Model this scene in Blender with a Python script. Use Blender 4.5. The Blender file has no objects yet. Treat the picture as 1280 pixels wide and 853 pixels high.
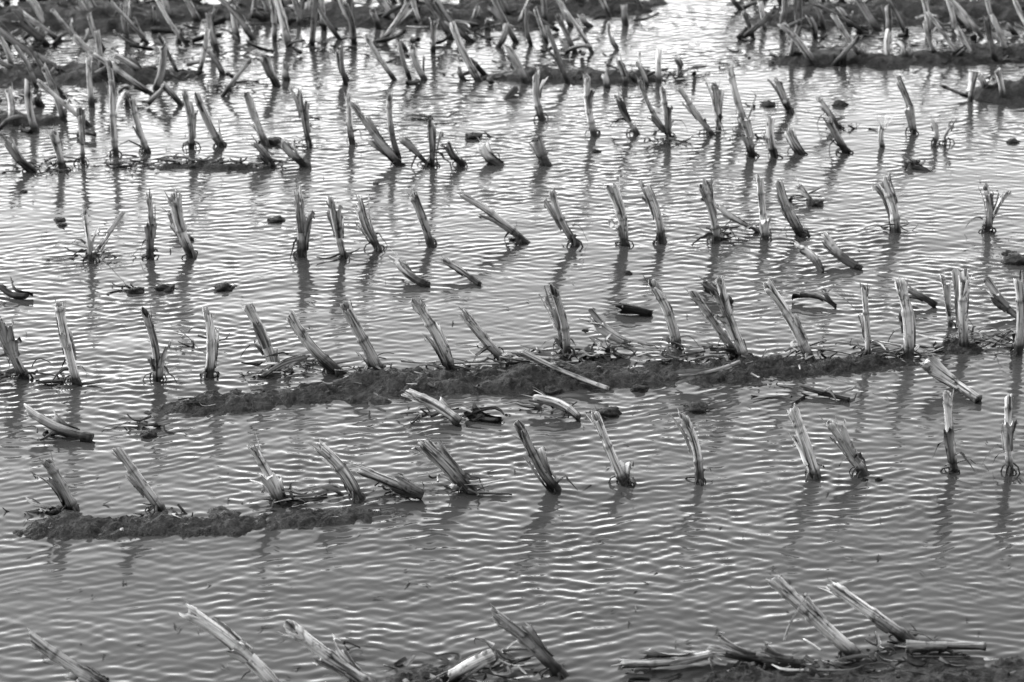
import bpy, math, random
import numpy as np
from mathutils import Vector, noise

# ------------------------------------------------------------------ camera
CAM_H = 2.45; PITCH = math.radians(22.5); FPX = 3280.0
scene = bpy.context.scene
cam_d = bpy.data.cameras.new("camera"); cam = bpy.data.objects.new("camera", cam_d)
scene.collection.objects.link(cam); scene.camera = cam
cam.location = (0, 0, CAM_H); cam.rotation_euler = (math.pi/2 - PITCH, 0, 0)
cam_d.sensor_width = 36; cam_d.lens = FPX/1280*36
cam_d.clip_end = 3000; cam_d.clip_start = 0.05
cam_d.dof.use_dof = True; cam_d.dof.focus_distance = 6.0; cam_d.dof.aperture_fstop = 6.0

F = Vector((0, math.cos(PITCH), -math.sin(PITCH))); U = Vector((0, math.sin(PITCH), math.cos(PITCH))); R = Vector((1, 0, 0))
def ray(x, y): return F + R*((x-640)/FPX) - U*((y-426.5)/FPX)
def G(x, y, z=0.0):          # surveyed point on the field
    d = ray(x, y); t = (z-CAM_H)/d.z; return Vector((0, 0, CAM_H)) + d*t
def T(x, y, Y):              # point above field line Y
    d = ray(x, y); t = Y/d.y; return Vector((0, 0, CAM_H)) + d*t

# ------------------------------------------------------------------ mesh buffer
class Buf:
    def __init__(s): s.v=[]; s.f=[]; s.fib=[]; s.info=[]; s.sm=[]
    def make(s, name, mat):
        me = bpy.data.meshes.new(name); me.from_pydata(s.v, [], s.f); me.update()
        a = me.attributes.new("fib", 'FLOAT_VECTOR', 'POINT'); a.data.foreach_set("vector", np.array(s.fib, dtype=np.float32).ravel())
        b = me.attributes.new("info", 'FLOAT_COLOR', 'POINT'); b.data.foreach_set("color", np.array(s.info, dtype=np.float32).ravel())
        me.polygons.foreach_set("use_smooth", [True]*len(me.polygons))
        me.materials.append(mat)
        o = bpy.data.objects.new(name, me); scene.collection.objects.link(o); return o

def frame(ax):
    ax = ax.normalized(); h = Vector((0, 0, 1)) if abs(ax.z) < .9 else Vector((1, 0, 0))
    a = ax.cross(h).normalized(); b = a.cross(ax).normalized(); return a, b

def ribbon(buf, pts, w, tone, rng, normal=None, curl=0.3, wet=0.0, seg=3, taper=True):
    """fibrous strip following pts"""
    n = len(pts); s0 = len(buf.v); off = rng.uniform(0, 50); L = 0
    for i, p in enumerate(pts):
        d = (pts[min(i+1, n-1)] - pts[max(i-1, 0)])
        if d.length < 1e-6: d = Vector((0, 0, 1))
        a, b = frame(d)
        if normal is not None:
            nn = normal - d.normalized()*normal.dot(d.normalized())
            if nn.length > 1e-4:
                b = nn.normalized(); a = d.normalized().cross(b)
        if i: L += (p - pts[i-1]).length
        t = i/(n-1)
        ww = w*(1 - (0.75*t**1.5 if taper else 0))*rng.uniform(.75, 1.1)
        for k in range(seg+1):
            u = k/seg*2 - 1
            q = p + a*(u*ww*.5) + b*(-curl*ww*u*u)
            buf.v.append(q); buf.fib.append((u*ww*.5+off, 0, L+off)); buf.info.append((tone, 0, max(wet, 1-max(0, q.z)/.02 if q.z < .02 else 0)*.8, 0))
    for i in range(n-1):
        for k in range(seg):
            x = s0+i*(seg+1)+k; buf.f.append((x, x+1, x+seg+2, x+seg+1))

def stick(buf, pts, r, tone, rng, sides=5, taper=.5):
    s0 = len(buf.v); n = len(pts); off = rng.uniform(0, 50); L = 0
    for i, p in enumerate(pts):
        d = pts[min(i+1, n-1)] - pts[max(i-1, 0)]; a, b = frame(d)
        if i: L += (p-pts[i-1]).length
        rr = r*(1-taper*i/(n-1))*rng.uniform(.85, 1.15)
        for k in range(sides):
            an = 2*math.pi*k/sides
            q = p + a*math.cos(an)*rr + b*math.sin(an)*rr
            buf.v.append(q); buf.fib.append((math.cos(an)*rr+off, math.sin(an)*rr, L)); buf.info.append((tone, 0, max(0, min(1, 1-q.z/.015)) if q.z < .015 else 0, 0))
    for i in range(n-1):
        for k in range(sides):
            k2 = (k+1) % sides; x = s0+i*sides
            buf.f.append((x+k, x+k2, x+sides+k2, x+sides+k))
    buf.f.append(tuple(s0+(n-1)*sides+k for k in range(sides)))

def stalk(buf, base, top, r, rng, sides=16, detail=2, tone=None, lying=False):
    ax = top-base; Lt = ax.length; axn = ax.normalized()
    below = 0.0 if lying else 0.05
    if tone is None: tone = rng.choice([.65, .8, .9, 1.0, 1.05, .95, .5])*rng.uniform(.9, 1.08)
    wh = rng.uniform(.03, .08)
    a, b = frame(ax)
    off = rng.uniform(0, 80); s0 = len(buf.v)
    bend = a*rng.uniform(-.010, .010) + b*rng.uniform(-.010, .010)
    nodes = []; p = rng.uniform(-.01, .045)
    while p < Lt: nodes.append(p); p += rng.uniform(.055, .125)
    nr = max(6, int((Lt+below)/(.0065 if detail >= 2 else .02)))
    ga = rng.uniform(0, 6.28); ca = rng.uniform(0, 6.28); cut = rng.uniform(.2, 1.2)*r
    jag = [rng.uniform(-1, .6)*r*rng.choice([.2, .5, 1.1]) for _ in range(sides)]
    split = rng.random() < .55; sa = rng.randrange(sides); sdep = rng.uniform(1.6, 3.6)
    ridge = [rng.uniform(.93, 1.06) for _ in range(sides)]
    ell = rng.uniform(.8, 1.0); ea = rng.uniform(0, 3.14)
    def centre(s): t = max(0, min(1, s/Lt)); return base + axn*s + bend*math.sin(t*math.pi)
    def rad(s, k):
        an = 2*math.pi*k/sides; t = s/Lt
        rr = r*(1.08 - .16*max(0, t))
        for nd in nodes:
            rr *= 1 + .2*math.exp(-((s-nd)/.0045)**2) - .06*math.exp(-((s-nd-.014)/.008)**2)
        dg = math.atan2(math.sin(an-ga), math.cos(an-ga))
        rr *= 1 - .2*math.exp(-(dg/.5)**2)
        rr *= 1 - (1-ell)*abs(math.cos(an-ea))
        if t > .8: rr *= 1+.14*(t-.8)/.2*ridge[k]
        return rr*ridge[k]
    for i in range(nr+1):
        s = -below + (Lt+below)*i/nr
        for k in range(sides):
            an = 2*math.pi*k/sides
            ss = s
            w = max(0, (s/Lt-.72)/.28)
            if w > 0:
                ss = s + w*(cut*math.cos(an-ca) + jag[k])
                if split and detail >= 2:
                    dk = min((k-sa) % sides, (sa-k) % sides)
                    if dk <= 1: ss -= w*r*(sdep if dk == 0 else sdep*.5)
            rr = rad(min(s, Lt), k)
            q = centre(ss) + a*math.cos(an)*rr + b*math.sin(an)*rr
            nk = max([math.exp(-((s-nd)/.004)**2) for nd in nodes] + [0])
            wz = 1-q.z/wh; wz = max(0, min(1, wz))
            buf.v.append(q); buf.fib.append((math.cos(an)*r+off, math.sin(an)*r, s+off)); buf.info.append((tone, 0, wz, nk))
    for i in range(nr):
        for k in range(sides):
            k2 = (k+1) % sides; x = s0+i*sides; buf.f.append((x+k, x+k2, x+sides+k2, x+sides+k))
    last = s0+nr*sides; s1 = len(buf.v)
    for (fr, dep, pith) in ((.82, 0.0, .5), (.72, -.012, 1), (.35, -.016, 1)):
        for k in range(sides):
            an = 2*math.pi*k/sides; c = buf.v[last+k]
            ctr = centre(Lt); rel = c-ctr; al = rel.dot(axn); rd = rel-axn*al
            q = ctr + rd*fr + axn*(al*(1 if pith < 1 else .5)+dep*rng.uniform(.6, 1.4))
            buf.v.append(q); buf.fib.append((math.cos(an)*r*fr+off+3, math.sin(an)*r*fr, off+al)); buf.info.append((tone, pith, 0, 0))
    rings = [last, s1, s1+sides, s1+2*sides]
    for j in range(3):
        for k in range(sides):
            k2 = (k+1) % sides; buf.f.append((rings[j]+k, rings[j]+k2, rings[j+1]+k2, rings[j+1]+k))
    buf.f.append(tuple(rings[3]+k for k in range(sides)))
    buf.f.append(tuple(s0+sides-1-k for k in range(sides)))
    if detail < 1: return
    ns = rng.choice([1, 1, 2, 3]) if detail >= 2 else rng.choice([0, 1])
    for _ in range(ns):
        st = rng.uniform(-.01, Lt*.55); ln = rng.uniform(.04, .12); wid = rng.uniform(.8, 2.6); an0 = rng.uniform(0, 6.28)
        n1, n2 = 8, 7; v0 = len(buf.v); peel = rng.uniform(.0, .026); tn = tone*rng.uniform(.4, 1.1)
        for i in range(n1+1):
            t = i/n1; s = st+ln*t
            for k in range(n2+1):
                u = k/n2-.5; an = an0+u*wid*(1-.5*t*t)+.15*math.sin(t*5)
                rr = r*1.13 + .0015 + peel*t*t + rng.uniform(0, .0014)
                ss = s + (rng.uniform(-.02, .004) if i == n1 else 0)
                q = centre(min(ss, Lt*1.1)) + a*math.cos(an)*rr + b*math.sin(an)*rr
                buf.v.append(q); buf.fib.append((math.cos(an)*r+off+9, math.sin(an)*r, s+off)); buf.info.append((tn, 0, max(0, min(1, 1-q.z/wh)), 0))
        for i in range(n1):
            for k in range(n2):
                x = v0+i*(n2+1)+k; buf.f.append((x, x+1, x+n2+2, x+n2+1))
    for _ in range(rng.choice([1, 2, 3, 4]) if detail >= 2 else rng.choice([0, 1])):
        an = rng.uniform(0, 6.28); p0 = centre(Lt*.86)+(a*math.cos(an)+b*math.sin(an))*r*1.0
        d = (axn + (a*math.cos(an)+b*math.sin(an))*rng.uniform(.02, .4)).normalized(); l = rng.uniform(.025, .055)
        ribbon(buf, [p0+d*l*j/4+Vector((0, 0, -.004*j*j/16)) for j in range(5)], rng.uniform(.003, .007), tone*rng.uniform(.4, 1.0), rng, normal=(a*math.cos(an)+b*math.sin(an)), curl=.2, seg=2)
    if detail >= 2 and not lying:
        for _ in range(rng.randint(3, 7)):
            an = rng.uniform(0, 6.28); d = Vector((math.cos(an), math.sin(an), 0))
            h = rng.uniform(.006, .024); p0 = base+axn*h+d*r*.7; e = rng.uniform(.014, .035)
            stick(buf, [p0, p0+d*e*.5+Vector((0, 0, -h*.35)), p0+d*e+Vector((0, 0, -h-.02))], rng.uniform(.0018, .003), .2, rng, 5, .3)
        for _ in range(rng.choice([0, 1, 2, 3])):
            an = rng.uniform(0, 6.28); d = Vector((math.cos(an), math.sin(an)*.6, 0)); l = rng.uniform(.03, .08)
            h = rng.uniform(.008, .06); p0 = base+axn*h+d*r*.9; up = rng.uniform(0, .8)
            pts = [p0+d*l*t+Vector((0, 0, up*l*t*1.6-(h+up*l*1.2)*t*t))+Vector((rng.uniform(-.003, .003),)*3) for t in (0, .2, .4, .6, .8, 1)]
            ribbon(buf, pts, rng.uniform(.006, .018), rng.choice([.1, .16, .22, .4]), rng, curl=rng.uniform(-.5, .5), wet=rng.uniform(.2, .8))

# ------------------------------------------------------------------ materials
def newmat(n):
    m = bpy.data.materials.new(n); m.use_nodes = True; nt = m.node_tree; return m, nt, nt.nodes, nt.links, nt.nodes["Principled BSDF"]
def N(nodes, t, **k):
    n = nodes.new(t)
    for a, v in k.items(): setattr(n, a, v)
    return n
def math_(nt, op, a, b=None, c=None, clamp=False):
    n = nt.nodes.new('ShaderNodeMath'); n.operation = op; n.use_clamp = clamp
    for i, x in enumerate((a, b, c)):
        if x is None: continue
        if isinstance(x, (int, float)): n.inputs[i].default_value = x
        else: nt.links.new(x, n.inputs[i])
    return n.outputs[0]
def ramp(nt, src, stops):
    n = nt.nodes.new('ShaderNodeValToRGB'); cr = n.color_ramp
    while len(cr.elements) > 1: cr.elements.remove(cr.elements[-1])
    cr.elements[0].position = stops[0][0]; cr.elements[0].color = (stops[0][1],)*3+(1,)
    for p, c in stops[1:]:
        e = cr.elements.new(p); e.color = (c,)*3+(1,)
    nt.links.new(src, n.inputs[0]); return n.outputs[0]
def noise_(nt, vec, scale, detail=4, rough=.55, dist=0, mp=None):
    if mp is not None:
        m = nt.nodes.new('ShaderNodeMapping'); m.inputs['Scale'].default_value = mp; nt.links.new(vec, m.inputs['Vector']); vec = m.outputs[0]
    n = nt.nodes.new('ShaderNodeTexNoise'); n.inputs['Scale'].default_value = scale; n.inputs['Detail'].default_value = detail
    n.inputs['Roughness'].default_value = rough; n.inputs['Distortion'].default_value = dist
    nt.links.new(vec, n.inputs['Vector']); return n.outputs['Fac']

# corn stalk
mstalk, nt, nodes, links, P = newmat("dry_corn_stalk")
fa = N(nodes, 'ShaderNodeAttribute', attribute_name="fib"); ia = N(nodes, 'ShaderNodeAttribute', attribute_name="info")
sep = N(nodes, 'ShaderNodeSeparateColor'); links.new(ia.outputs['Color'], sep.inputs[0])
fine = noise_(nt, fa.outputs['Vector'], 1, 3, .65, mp=(330, 330, 10))
med = noise_(nt, fa.outputs['Vector'], 1, 3, .6, mp=(140, 140, 8))
blot = noise_(nt, fa.outputs['Vector'], 1, 4, .7, mp=(60, 60, 40))
c1 = ramp(nt, fine, [(.35, .24), (.45, .56), (.58, .8)])
c2 = ramp(nt, med, [(.38, .16), (.45, .8), (.52, 1.0)])
c3 = ramp(nt, blot, [(.34, .18), (.42, .8), (.5, 1.0)])
v = math_(nt, 'MULTIPLY', c1, c2); v = math_(nt, 'MULTIPLY', v, c3); v = math_(nt, 'MULTIPLY', v, sep.outputs[0])
nd = math_(nt, 'MULTIPLY_ADD', ia.outputs['Alpha'], -.65, 1.0); v = math_(nt, 'MULTIPLY', v, nd)
pi = math_(nt, 'MULTIPLY_ADD', sep.outputs[1], -.6, 1.0); v = math_(nt, 'MULTIPLY', v, pi)
wn = math_(nt, 'MULTIPLY_ADD', blot, 1.4, -.7); wt = math_(nt, 'ADD', sep.outputs[2], wn)
wt = math_(nt, 'MULTIPLY', wt, sep.outputs[2], clamp=True); wt = math_(nt, 'MULTIPLY', wt, 2.2, clamp=True)
wf = math_(nt, 'MULTIPLY_ADD', wt, -.90, 1.0); v = math_(nt, 'MULTIPLY', v, wf)
cmb = N(nodes, 'ShaderNodeCombineColor')
for i in range(3): links.new(v, cmb.inputs[i])
links.new(cmb.outputs[0], P.inputs['Base Color'])
rg = math_(nt, 'MULTIPLY_ADD', wt, -.3, .85); links.new(rg, P.inputs['Roughness']); P.inputs['Specular IOR Level'].default_value = .15
bp = N(nodes, 'ShaderNodeBump'); bp.inputs['Distance'].default_value = .0016; bp.inputs['Strength'].default_value = .8
links.new(fine, bp.inputs['Height']); links.new(bp.outputs[0], P.inputs['Normal'])

def mudmat(name, lo, hi):
    m, nt, nodes, links, P = newmat(name)
    tc = N(nodes, 'ShaderNodeNewGeometry').outputs['Position']
    b_ = noise_(nt, tc, 130, 5, .75); a = noise_(nt, tc, 16, 3, .65)
    s = math_(nt, 'ADD', math_(nt, 'MULTIPLY', a, .3), math_(nt, 'MULTIPLY', b_, .7))
    col = ramp(nt, s, [(.42, lo), (.5, (lo+hi)*.35), (.57, hi)])
    links.new(col, P.inputs['Base Color'])
    rr = ramp(nt, b_, [(.38, .35), (.58, .95)]); links.new(rr, P.inputs['Roughness'])
    P.inputs['Specular IOR Level'].default_value = .25
    bp = N(nodes, 'ShaderNodeBump'); bp.inputs['Distance'].default_value = .02; bp.inputs['Strength'].default_value = 1
    links.new(b_, bp.inputs['Height']); links.new(bp.outputs[0], P.inputs['Normal'])
    return m
mmud = mudmat("wet_mud", .010, .085); mground = mudmat("field_soil", .04, .11)

mwat, nt, nodes, links, P = newmat("rippled_muddy_water")
pos = N(nodes, 'ShaderNodeNewGeometry').outputs['Position']
silt = ramp(nt, noise_(nt, pos, 1, 3, .6, .5, mp=(1.6, 3, 1)), [(.3, .035), (.7, .05)])
links.new(silt, P.inputs['Base Color']); P.inputs['Roughness'].default_value = .08; P.inputs['IOR'].default_value = 1.333

# ------------------------------------------------------------------ ground
def grid(name, xs, ys, zf, mat):
    vs = [(x, y, zf(x, y)) for y in ys for x in xs]; nx = len(xs)
    fs = [(j*nx+i, j*nx+i+1, (j+1)*nx+i+1, (j+1)*nx+i) for j in range(len(ys)-1) for i in range(nx-1)]
    me = bpy.data.meshes.new(name); me.from_pydata(vs, [], fs); me.materials.append(mat)
    me.polygons.foreach_set("use_smooth", [True]*len(fs))
    o = bpy.data.objects.new(name, me); scene.collection.objects.link(o); return o
def steps():
    r = [0]
    while r[-1] < 900: r.append(r[-1] + (.6 if r[-1] < 30 else .6+(r[-1]-30)*.12))
    return sorted([-q for q in r[1:]]+r)
ax_ = steps()
def gz(x, y):
    d = math.hypot(x, y-6); k = max(0, min(1, (d-28)/12)); k = k*k*(3-2*k)
    return -.12 + .28*k + (.05*noise.noise(Vector((x*.3, y*.3, 0))))*(.3+k)
grid("ground", ax_, [q+6 for q in ax_], gz, mground)

# ------------------------------------------------------------------ water: modelled wind ripples
def axis(lo, hi, c0, c1, d):
    core = list(np.arange(c0, c1+d*.5, d)); out = []; x = c0; s = d
    while x > lo: s *= 1.12; x -= s; out.append(x)
    left = out[::-1]; out = []; x = core[-1]; s = d
    while x < hi: s *= 1.12; x += s; out.append(x)
    return np.array(left+core+out)
xs = axis(-44, 44, -2.4, 2.4, .0070); ys = axis(-38, 50, 3.6, 10.6, .0044)
X, Y = np.meshgrid(xs, ys); Z = np.zeros_like(X)
rs = np.random.RandomState(3)
def lowf(seed, lx, ly, n=14):
    r_ = np.random.RandomState(seed); o_ = np.zeros_like(X)
    for _ in range(n):
        o_ += np.sin(X*2*math.pi/lx*r_.uniform(.4, 1.4)*r_.choice([-1, 1]) + Y*2*math.pi/ly*r_.uniform(.3, 1.4) + r_.uniform(0, 6.28))
    return o_/math.sqrt(n/2)
wx = lowf(11, .4, .35)*.006; wy = lowf(12, .4, .3)*.0035
XX = X+wx; YY = Y+wy
def train(n, lam, sl, ang, sa, slope):
    o_ = np.zeros_like(X)
    for _ in range(n):
        l = lam*math.exp(rs.normal(0, sl)); an = math.radians(rs.normal(ang, sa)); k = 2*math.pi/l
        o_ += slope/k*math.sqrt(2/n)*np.sin(k*(XX*math.sin(an)+YY*math.cos(an)) + rs.uniform(0, 6.28))
    return o_
g1 = 1+.4*lowf(21, .8, .6); g2 = 1+.45*lowf(22, .6, .5); g3 = 1+.5*lowf(23, .5, .4); g4 = 1+.25*lowf(24, 2.0, 1.6)
near_ = 1/(1+np.exp((Y-5.6)*2.0))      # the wind comes more obliquely over the near side
Z += train(28, .030, .2, 16, 13, .052)*np.clip(g1, .2, 2)
Z += train(28, .026, .2, -20, 14, .052)*np.clip(g2, .15, 2)
Z += train(12, .027, .15, -30, 9, .032)*near_
Z += train(14, .052, .25, -4, 24, .026)
Z += train(18, .020, .12, 0, 34, .036)*np.clip(g3, 0, 2)
Z += train(10, .22, .3, 5, 35, .010)
Z *= np.clip(g4, .65, 1.4)
fx = np.clip((3.0-np.abs(X))/.6, 0, 1); fy = np.clip((Y-3.2)/.4, 0, 1)*np.clip((11.2-Y)/.6, 0, 1)
Z *= fx*fy
ny, nx = X.shape
me = bpy.data.meshes.new("water"); me.vertices.add(nx*ny)
me.vertices.foreach_set("co", np.stack([X, Y, Z], -1).astype(np.float32).ravel())
idx = np.arange(nx*ny).reshape(ny, nx)
q = np.stack([idx[:-1, :-1], idx[:-1, 1:], idx[1:, 1:], idx[1:, :-1]], -1).reshape(-1, 4).astype(np.int32)
me.loops.add(q.size); me.loops.foreach_set("vertex_index", q.ravel()); me.polygons.add(len(q))
me.polygons.foreach_set("loop_start", np.arange(0, q.size, 4, dtype=np.int32)); me.update(calc_edges=True)
me.polygons.foreach_set("use_smooth", np.ones(len(q), dtype=bool)); me.materials.append(mwat)
scene.collection.objects.link(bpy.data.objects.new("water", me))

# ------------------------------------------------------------------ mud banks
spots = []
def bank(name, pts, seed, res=.0055):
    L = [0]
    for i in range(1, len(pts)): L.append(L[-1]+(pts[i][0]-pts[i-1][0]).length)
    n = int(L[-1]/res); m = int(max(p[1] for p in pts)*2*1.5/res); m = min(m, 70); vs = []; fs = []
    for i in range(n+1):
        s = L[-1]*i/n; j = 0
        while j < len(L)-2 and s > L[j+1]: j += 1
        t = (s-L[j])/(L[j+1]-L[j]); t = t*t*(3-2*t)
        c = pts[j][0].lerp(pts[j+1][0], (s-L[j])/(L[j+1]-L[j])); hw = pts[j][1]*(1-t)+pts[j+1][1]*t; H = (pts[j][2]*(1-t)+pts[j+1][2]*t)*.62
        d = (pts[j+1][0]-pts[j][0]).normalized(); nn = Vector((-d.y, d.x, 0))
        e = min(1, s/.12, (L[-1]-s)/.12); e = math.sqrt(max(0, e))
        if i % 3 == 0: spots.append((c, hw, H))
        for k in range(m+1):
            u = (k/m*2-1)*1.5; q = c + nn*u*hw
            P3 = Vector((q.x, q.y, seed*3.1))
            wv = u + .5*noise.noise(P3*6) + .4*noise.noise(P3*19)
            h = math.exp(-abs(wv*1.1)**3)*H*e*(1+.6*noise.noise(P3*9))
            rg = noise.noise(P3*45)*.009 + abs(noise.noise(P3*80))*.011 + noise.noise(P3*18)*.008
            vs.append((q.x, q.y, h*1.1 - .010 + rg*(.35+.65*min(1, h/.012))))
    for i in range(n):
        for k in range(m):
            x = i*(m+1)+k; fs.append((x, x+1, x+m+2, x+m+1))
    me = bpy.data.meshes.new(name); me.from_pydata(vs, [], fs); me.materials.append(mmud)
    me.polygons.foreach_set("use_smooth", [True]*len(fs))
    o = bpy.data.objects.new(name, me); scene.collection.objects.link(o)
bank("mud_bank", [(G(170, 516), .035, .02), (G(330, 499), .075, .032), (G(420, 488), .07, .030), (G(520, 482), .09, .034), (G(640, 478), .08, .038), (G(760, 474), .085, .036), (G(870, 468), .075, .032), (G(975, 462), .085, .038), (G(1080, 460), .06, .030), (G(1180, 455), .035, .02)], 1)
bank("mud_bank", [(G(5, 668), .035, .022), (G(70, 662), .06, .032), (G(140, 660), .055, .028), (G(250, 653), .06, .030), (G(330, 652), .05, .026), (G(430, 648), .04, .024), (G(520, 640), .025, .018)], 2)
bank("mud_bank", [(G(840, 872), .06, .02), (G(960, 858), .08, .03), (G(1080, 862), .1, .035), (G(1200, 852), .07, .035), (G(1330, 858), .09, .03)], 3)
bank("mud_bank", [(G(400, 868), .05, .02), (G(500, 860), .06, .022), (G(600, 862), .05, .02), (G(700, 866), .04, .016)], 4)
bank("mud_bank", [(G(-60, 28), .16, .06), (G(120, 22), .2, .07), (G(300, 14), .12, .05), (G(430, 24), .12, .06), (G(600, 18), .16, .06), (G(740, 12), .12, .05), (G(840, 2), .08, .03)], 5, .01)
bank("mud_bank", [(G(-60, 98), .06, .04), (G(60, 96), .09, .04), (G(150, 92), .1, .04), (G(260, 96), .06, .03)], 6, .009)
bank("mud_bank", [(G(960, 80), .05, .03), (G(1040, 74), .1, .05), (G(1150, 76), .08, .045), (G(1250, 68), .1, .05), (G(1340, 72), .1, .05)], 7, .009)
bank("mud_bank", [(G(930, 30), .05, .03), (G(1020, 20), .12, .06), (G(1150, 16), .15, .07), (G(1340, 20), .15, .06)], 8, .01)
bank("mud_bank", [(G(1195, 122), .04, .04), (G(1250, 120), .09, .06), (G(1340, 118), .09, .06)], 9, .009)
bank("mud_bank", [(G(590, 96), .03, .025), (G(680, 98), .07, .04), (G(780, 98), .06, .04), (G(850, 102), .03, .025)], 10, .009)
bank("mud_bank", [(G(-60, 155), .06, .04), (G(10, 152), .07, .045), (G(85, 150), .04, .035)], 11, .009)
bank("mud_bank", [(Vector((-3.4, 9.9, 0)), .25, .05), (Vector((0, 9.7, 0)), .2, .03), (Vector((3.4, 10, 0)), .3, .05)], 12, .02)
bank("mud_bank", [(G(-40, 472), .03, .02), (G(10, 468), .05, .028), (G(45, 470), .03, .02)], 13)
bank("mud_bank", [(G(1150, 440), .03, .02), (G(1200, 436), .06, .03), (G(1245, 432), .03, .02)], 14)
bank("mud_bank", [(G(170, 212), .02, .02), (G(220, 208), .03, .025), (G(320, 210), .03, .025), (G(350, 208), .02, .02)], 15, .008)

# ------------------------------------------------------------------ surveyed stalks  (tip x,y, foot x,y, diameter in mm)
near = [
 (38,797,128,856,25),(232,763,352,866,27),(362,783,470,862,27),(617,768,700,842,24),(968,725,1070,820,27),(1040,733,1138,802,25),
 (57,576,92,638,27),(148,562,203,640,26),(316,560,352,628,22),(398,558,448,622,26),(532,555,588,614,27),(650,533,695,612,27),
 (745,520,781,606,24),(854,521,874,602,25),(991,512,1019,596,27),(1037,528,1081,592,22),(1184,490,1192,588,20),(1261,495,1263,590,21),
 (2,406,30,472,26),(74,380,96,478,24),(181,390,196,476,24),(259,388,261,470,24),(309,382,343,464,26),(362,394,424,466,26),(431,382,474,464,28),
 (521,378,565,466,27),(583,394,630,452,20),(692,364,708,446,22),(816,355,846,438,26),(868,368,922,446,22),(899,349,932,450,24),(958,355,1012,448,26),
 (1080,358,1086,448,19),(1125,350,1136,446,28),(1204,348,1206,438,25),(1178,345,1188,408,12),(1272,350,1272,442,24),(682,372,702,440,12),
 (106,265,113,326,17),(186,245,188,322,18),(216,244,240,320,28),(371,240,377,320,30),(413,249,430,322,22),(449,250,473,312,22),(515,243,539,308,22),
 (576,243,656,303,20),(689,238,720,306,24),(766,231,780,306,26),(808,233,827,304,24),(877,232,896,300,22),(950,222,957,298,22),(973,228,1002,294,24),
 (1103,226,1120,290,28),(1232,235,1233,288,20),(892,254,950,290,9),
 (8,178,40,214,20),(68,164,78,212,22),(100,145,104,204,14),(140,104,145,194,20),(165,124,184,190,20),(230,115,239,186,22),(246,120,276,182,22),
 (311,120,333,182,22),(374,115,387,182,20),(436,120,441,180,16),(441,130,500,206,20),(487,122,498,196,18),(537,150,541,208,18),(354,180,382,208,20),
 (319,180,340,208,24),(499,172,535,206,10),(560,180,578,206,20),(603,185,623,206,26),(670,178,683,206,28),(610,150,635,122,24),(671,90,678,150,24),
 (734,95,743,170,24),(770,120,795,168,18),(800,102,838,172,18),(828,110,836,172,20),(850,110,890,168,18),(893,105,898,164,20),(912,85,930,152,24),
 (929,150,940,195,24),(964,148,968,196,22),(985,168,1000,192,26),(1022,122,1048,160,18),(1035,150,1058,190,24),(1123,103,1142,166,20),(1138,200,1154,212,28),
 (972,100,988,142,24),(1165,155,1167,182,10),(1192,158,1181,180,6),
]
rng = random.Random(7)
for (tx, ty, bx, by, d) in near:
    b_ = Buf(); base = G(bx, by); top = T(tx, ty, base.y + rng.uniform(-.03, .035))
    if by < ty: top = T(tx, ty, base.y - .10)
    stalk(b_, base, top, d*.001/2*.95, rng, 16, 2)
    b_.make("corn_stalk", mstalk)

lying = [
 (33,512,.05,115,548,.004,22),(506,490,.055,574,528,.004,24),(670,497,.03,724,522,.006,22),(1160,455,.05,1224,500,.004,24),(586,514,.012,622,526,.002,16),
 (452,588,.045,528,620,.006,22),(492,320,.05,534,357,.0,24),(556,325,.04,600,356,.0,16),(770,381,.014,815,392,.002,16),(880,352,.03,915,378,.004,16),
 (994,306,.035,1028,338,0,18),(1030,292,.06,1076,336,0,20),(1135,362,.03,1170,382,.004,18),(0,357,.02,34,370,.006,18),(1236,360,.05,1282,402,.0,20),
 (1140,806,.014,1232,808,.012,18),(892,812,.022,1004,830,.008,22),(778,830,.012,890,818,.016,18),(556,850,.008,616,818,.04,24),(995,233,.03,1018,256,0,14),
 (1000,484,.014,1062,500,.004,12),(655,440,.045,760,486,.02,12),(330,470,.03,382,446,.055,12),(740,400,.05,786,430,.02,18),(1000,366,.02,1045,384,.0,10),
 (118,318,.0,152,270,.06,12),(1252,244,.07,1237,286,0,8),(850,470,.03,925,452,.05,9),(215,262,.04,240,300,0,14),(700,448,.05,640,440,.04,9),
]
darkset = {4, 8, 9, 12, 20, 21, 22, 23, 24, 27, 28, 29, 13}
for i, (x1, y1, z1, x2, y2, z2, d) in enumerate(lying):
    b_ = Buf(); a = G(x2, y2, z2+.003); t = G(x1, y1, z1+.003)
    stalk(b_, a, t, d*.00047, rng, 14, 2, lying=True, tone=rng.uniform(.35, .6) if i in darkset else rng.uniform(.75, 1.0)); b_.make("fallen_corn_stalk", mstalk)

# ------------------------------------------------------------------ distant stubble: one mass
far = Buf(); rng = random.Random(21)
def scatter(x0, x1, y, jy, sp):
    x = x0+rng.uniform(0, sp)
    while x < x1:
        base = G(x, y+rng.uniform(-jy, jy)); h = rng.choice([.05, .09, .13, .15, .17, .18]); k = rng.random()
        lean = rng.gauss(-.28, .3) if k < .88 else rng.uniform(-1.5, 1.2)
        top = base+Vector((lean*h, rng.gauss(0, .2)*h, h*rng.uniform(.7, 1)))
        stalk(far, base, top, rng.uniform(.007, .0125), rng, 8, 1, tone=rng.choice([.3, .5, .7, .9, 1]))
        if rng.random() < .5:
            p = G(x+rng.uniform(-20, 20), y+rng.uniform(-jy, jy), .01); an = rng.uniform(0, 6.28); l = rng.uniform(.04, .11)
            stalk(far, p, p+Vector((math.cos(an)*l, math.sin(an)*l, rng.uniform(0, .05))), rng.uniform(.004, .010), rng, 7, 0, tone=rng.choice([.12, .2, .35, .6]), lying=True)
        x += sp*rng.uniform(.4, 1.6)
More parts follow.
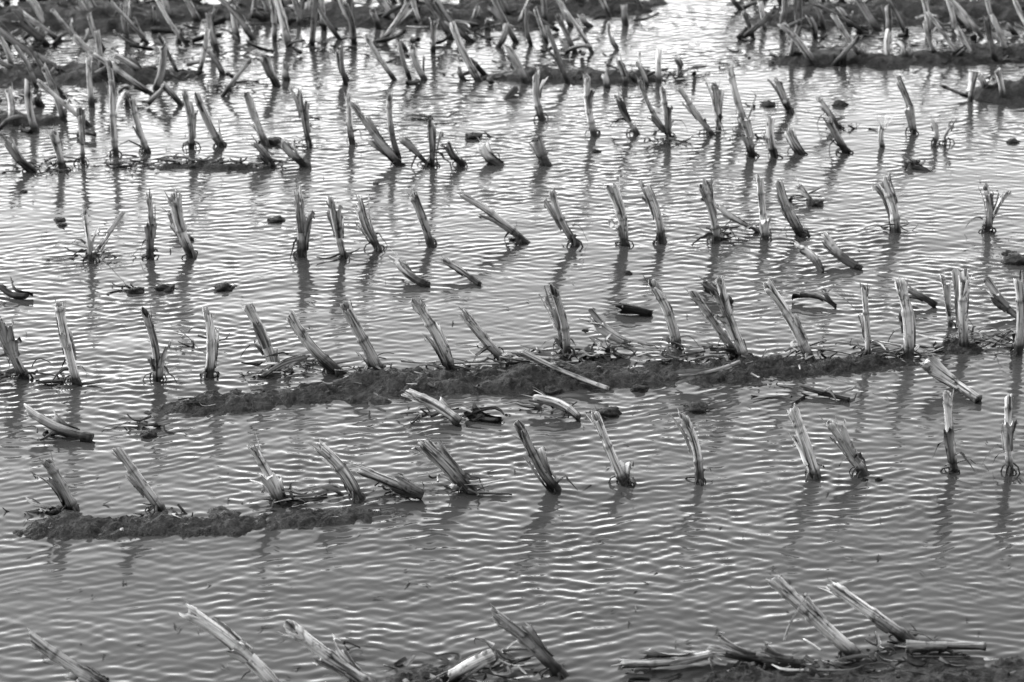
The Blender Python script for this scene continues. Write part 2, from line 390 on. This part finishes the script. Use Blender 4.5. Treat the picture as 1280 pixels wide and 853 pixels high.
scatter(-60, 240, 128, 8, 38); scatter(0, 460, 112, 10, 60); scatter(-60, 300, 88, 10, 30); scatter(500, 870, 100, 10, 34); scatter(300, 600, 95, 12, 70)
scatter(-60, 780, 58, 9, 24); scatter(980, 1340, 76, 6, 24); scatter(-60, 790, 30, 9, 23); scatter(920, 1340, 40, 10, 21); scatter(-60, 810, 6, 9, 22)
scatter(920, 1340, 8, 10, 22); scatter(-60, 830, -22, 10, 28); scatter(910, 1340, -22, 10, 26); scatter(1190, 1340, 122, 5, 40); scatter(0, 130, 160, 10, 36); scatter(-60, 1340, -50, 10, 34)
def rowworld(Y, x0, x1, sp=.18, dt=1):
    x = x0
    while x < x1:
        base = Vector((x, Y+rng.gauss(0, .03), 0)); h = rng.uniform(.1, .2)
        top = base+Vector((rng.gauss(-.35, .25)*h, rng.gauss(0, .15)*h, h))
        stalk(far, base, top, rng.uniform(.010, .0135), rng, 8, dt); x += sp*rng.uniform(.7, 1.4)
for Y_ in (9.9, 10.6, 11.4, 12.1, 12.9, 13.6, 14.4): rowworld(Y_, -4, 4, .16, 0)
for Y_, e in ((3.5, 0), (4.28, 1.02), (5.0, 1.14), (5.75, 1.28), (6.55, 1.44), (7.25, 1.58), (8.05, 1.74), (8.8, 1.88)):
    rowworld(Y_, -4, -e-.06); rowworld(Y_, e+.06, 4)
far.make("corn_stubble", mstalk)

# ------------------------------------------------------------------ residue: leaves, twigs, chips
res = Buf(); rng = random.Random(5)
def clump(x, y, n, sx=.08, sy=.03, up=.05, dark=True, c=None, sc=1.0):
    if c is None: c = G(x, y)
    for _ in range(n):
        p = c+Vector((rng.gauss(0, sx), rng.gauss(0, sy), rng.uniform(0, up*.5))); an = rng.uniform(0, 6.28); l = rng.uniform(.03, .11)*sc; d = Vector((math.cos(an), math.sin(an)*.5, rng.uniform(-.1, .7)*up/.05*.6))
        k = rng.random(); tn = rng.choice([.1, .12, .16, .3, .7]) if dark else rng.choice([.3, .6, .9])
        w = Vector((rng.uniform(-1, 1), rng.uniform(-1, 1), rng.uniform(-1, .4)))*.02*sc
        pts = [p+d*l*t+w*math.sin(t*3.1)+Vector((0, 0, -d.z*l*t*t*.8)) for t in (0, .2, .4, .6, .8, 1)]
        if k < .6: ribbon(res, pts, rng.uniform(.005, .017)*sc, tn, rng, curl=rng.uniform(-.6, .6))
        else: stick(res, pts, rng.uniform(.0015, .004), tn, rng)
for (x, y, n, sx, sy, up) in [(345,466,16,.04,.02,.06),(380,455,12,.03,.02,.06),(470,462,12,.04,.02,.05),(560,466,12,.04,.02,.04),(630,455,20,.04,.02,.05),(700,450,26,.07,.02,.05),
    (765,445,30,.05,.02,.08),(740,470,16,.1,.02,.03),(860,448,24,.05,.02,.06),(925,450,22,.04,.02,.05),(1010,448,10,.03,.02,.05),(1085,446,18,.02,.015,.07),(1138,445,12,.02,.02,.04),(1200,432,24,.04,.02,.05),
    (1262,430,12,.03,.02,.05),(30,472,14,.03,.015,.05),(95,478,5,.02,.01,.03),(82,640,12,.025,.012,.03),(200,640,6,.02,.01,.04),(350,628,18,.025,.015,.06),(440,618,8,.03,.015,.05),(490,615,12,.03,.015,.04),(575,612,12,.03,.012,.04),
    (515,520,10,.03,.015,.04),(590,522,8,.03,.015,.02),(690,512,8,.03,.015,.03),(765,518,6,.04,.015,.02),(870,512,4,.02,.01,.01),(1030,495,8,.04,.015,.03),(70,545,6,.02,.01,.03),(185,535,8,.015,.015,.04),
    (620,835,22,.04,.02,.06),(440,815,5,.02,.02,.05),(530,845,20,.08,.03,.03),(1000,832,26,.08,.03,.04),(1140,815,18,.05,.02,.04),(820,835,10,.05,.02,.03),(1120,840,24,.1,.03,.03),
    (115,322,14,.03,.015,.06),(188,322,4,.01,.01,.05),(165,362,5,.02,.01,.03),(240,430,5,.03,.01,.06),(900,296,10,.03,.015,.05),(1122,288,6,.02,.01,.04),(430,318,4,.01,.01,.03),(1005,250,5,.02,.01,.03),
    (35,212,14,.06,.02,.05),(120,208,16,.08,.02,.03),(215,205,24,.06,.02,.03),(300,208,28,.08,.02,.04),(345,180,10,.06,.02,.03),(400,150,6,.04,.02,.03),(540,150,8,.04,.02,.03),(590,170,6,.03,.02,.02),(840,180,14,.06,.02,.04),
    (935,170,8,.03,.02,.04),(1050,160,10,.04,.02,.05),(960,135,4,.05,.02,.02),(800,95,24,.12,.03,.04),(850,95,14,.05,.03,.03),(300,110,14,.05,.03,.04),(220,100,14,.05,.03,.04),(60,120,18,.1,.03,.04),(640,95,10,.07,.03,.03)]:
    clump(x, y, n, sx, sy, up)
for _ in range(190):
    x = rng.uniform(-40, 1320); y = rng.uniform(-30, 85)
    if 790 < x < 930: continue
    clump(x, y, 4, .07, .04, .05)
for (c, hw, H) in spots:
    if rng.random() < .3: clump(0, 0, 1, .01, hw*.5, .012, c=c+Vector((0, 0, H*.9)), sc=.5)
tf = G(1103, 184)
for _ in range(16):
    d = Vector((rng.gauss(0, .35), rng.gauss(0, .2), 1)).normalized(); ribbon(res, [tf+Vector((0, 0, .05))+d*.07*t for t in (0, .3, .6, 1)], .004, 1, rng, seg=1)
stalk(res, tf, tf+Vector((-.005, 0, .06)), .009, rng, 10, 0, tone=.9)
for pts in [[(128,325,.09),(148,345,.05),(160,360,.01)], [(196,402,.05),(225,412,.06),(252,440,.0)], [(980,800,.1),(992,770,.12),(1010,745,.14)], [(1030,365,.06),(1055,372,.09),(1080,400,.04)], [(735,402,.05),(765,410,.07),(790,420,.05)], [(935,150,.0),(945,120,.03),(938,112,.06)]]:
    q = [G(*p) for p in pts]; q = [q[0], q[0].lerp(q[1], .5)+Vector((0, 0, .004)), q[1], q[1].lerp(q[2], .5)+Vector((0, 0, .004)), q[2]]
    ribbon(res, q, .006, .3, rng, seg=2)
for _ in range(460):
    x = rng.uniform(-100, 1380); y = rng.uniform(60, 870); p = G(x, y, .004); an = rng.uniform(0, 6.28); l = rng.uniform(.004, .014)
    ribbon(res, [p, p+Vector((math.cos(an), math.sin(an), .1))*l, p+Vector((math.cos(an), math.sin(an), 0))*l*2], rng.uniform(.002, .006), rng.choice([.1, .15, .2, .3, .7]), rng, seg=1)
res.make("crop_residue", mstalk)

# ------------------------------------------------------------------ mud clods
vs = []; fs = []
import bmesh
def clod(x, y, r):
    bm = bmesh.new(); bmesh.ops.create_icosphere(bm, subdivisions=3, radius=1); c = G(x, y); s0 = len(vs)
    for v_ in bm.verts:
        n_ = v_.co.copy(); k = 1+.6*noise.noise(n_*1.4+c*9)+.35*noise.noise(n_*4+c*3)
        vs.append((c.x+n_.x*k*r*1.3, c.y+n_.y*k*r, n_.z*k*r*.6+r*.15))
    for f_ in bm.faces: fs.append(tuple(s0+v_.index for v_ in f_.verts))
    bm.free()
for (x, y, r) in [(75,276,.012),(78,282,.01),(345,276,.016),(206,362,.018),(280,361,.018),(170,365,.016),(1270,328,.028),(1262,318,.014),(785,342,.009),(1142,206,.018),(870,512,.02),(762,518,.02),(745,190,.01),(1266,178,.014),
    (1020,256,.016),(1050,132,.018),(960,132,.018),(185,545,.014),(600,524,.018),(340,179,.022),(590,172,.018),(70,640,.015),(755,476,.018),(800,488,.016),(690,490,.016),(1080,600,.006),(470,230,.007),(640,300,.007),(1098,600,.006),(880,250,.008),(30,240,.008)]:
    clod(x, y, r)
me = bpy.data.meshes.new("mud_clods"); me.from_pydata(vs, [], fs); me.materials.append(mmud); me.polygons.foreach_set("use_smooth", [True]*len(fs))
o = bpy.data.objects.new("mud_clods", me); scene.collection.objects.link(o)

# ------------------------------------------------------------------ light: bright broken overcast
EL = math.radians(42); AZ = math.radians(-68)
w = bpy.data.worlds.new("World"); scene.world = w; w.use_nodes = True; nt = w.node_tree
bg = nt.nodes["Background"]; sky = nt.nodes.new('ShaderNodeTexSky'); sky.sky_type = 'NISHITA'; sky.sun_disc = False
sky.sun_elevation = EL; sky.sun_rotation = AZ; sky.dust_density = 4; sky.air_density = 1.0
bw = nt.nodes.new('ShaderNodeRGBToBW'); nt.links.new(sky.outputs[0], bw.inputs[0])
tc = nt.nodes.new('ShaderNodeTexCoord'); sx = nt.nodes.new('ShaderNodeSeparateXYZ'); nt.links.new(tc.outputs['Generated'], sx.inputs[0])
cl = noise_(nt, tc.outputs['Generated'], 1, 4, .5, .3, mp=(2.2, 2.2, 7))
gain = ramp(nt, cl, [(.35, .75), (.62, 1.0)])
zz = math_(nt, 'MAXIMUM', sx.outputs[2], 0.0)
hz = math_(nt, 'POWER', math_(nt, 'SUBTRACT', 1.0, zz), 3.0)
# added sky gain, strongest ahead-right near the horizon, to brighten the water reflections
azf = math_(nt, 'MULTIPLY_ADD', math_(nt, 'MULTIPLY_ADD', sx.outputs[0], .5, math_(nt, 'MULTIPLY', sx.outputs[1], .87)), .55, .45)
gg = math_(nt, 'MULTIPLY_ADD', math_(nt, 'MULTIPLY', hz, azf), 24.0, 1.9)
L_ = math_(nt, 'MULTIPLY', math_(nt, 'MULTIPLY', bw.outputs[0], gain), gg)
nt.links.new(L_, bg.inputs[0]); bg.inputs[1].default_value = .15
sd = bpy.data.lights.new("sun", 'SUN'); sd.energy = 2.3; sd.angle = math.radians(14); so = bpy.data.objects.new("sun", sd); scene.collection.objects.link(so)
dv = Vector((math.sin(AZ)*math.cos(EL), math.cos(AZ)*math.cos(EL), math.sin(EL))); so.rotation_euler = dv.to_track_quat('Z', 'Y').to_euler(); so.location = (0, 0, 8)
scene.view_settings.view_transform = 'Standard'; scene.view_settings.look = 'None'; scene.view_settings.exposure = 0
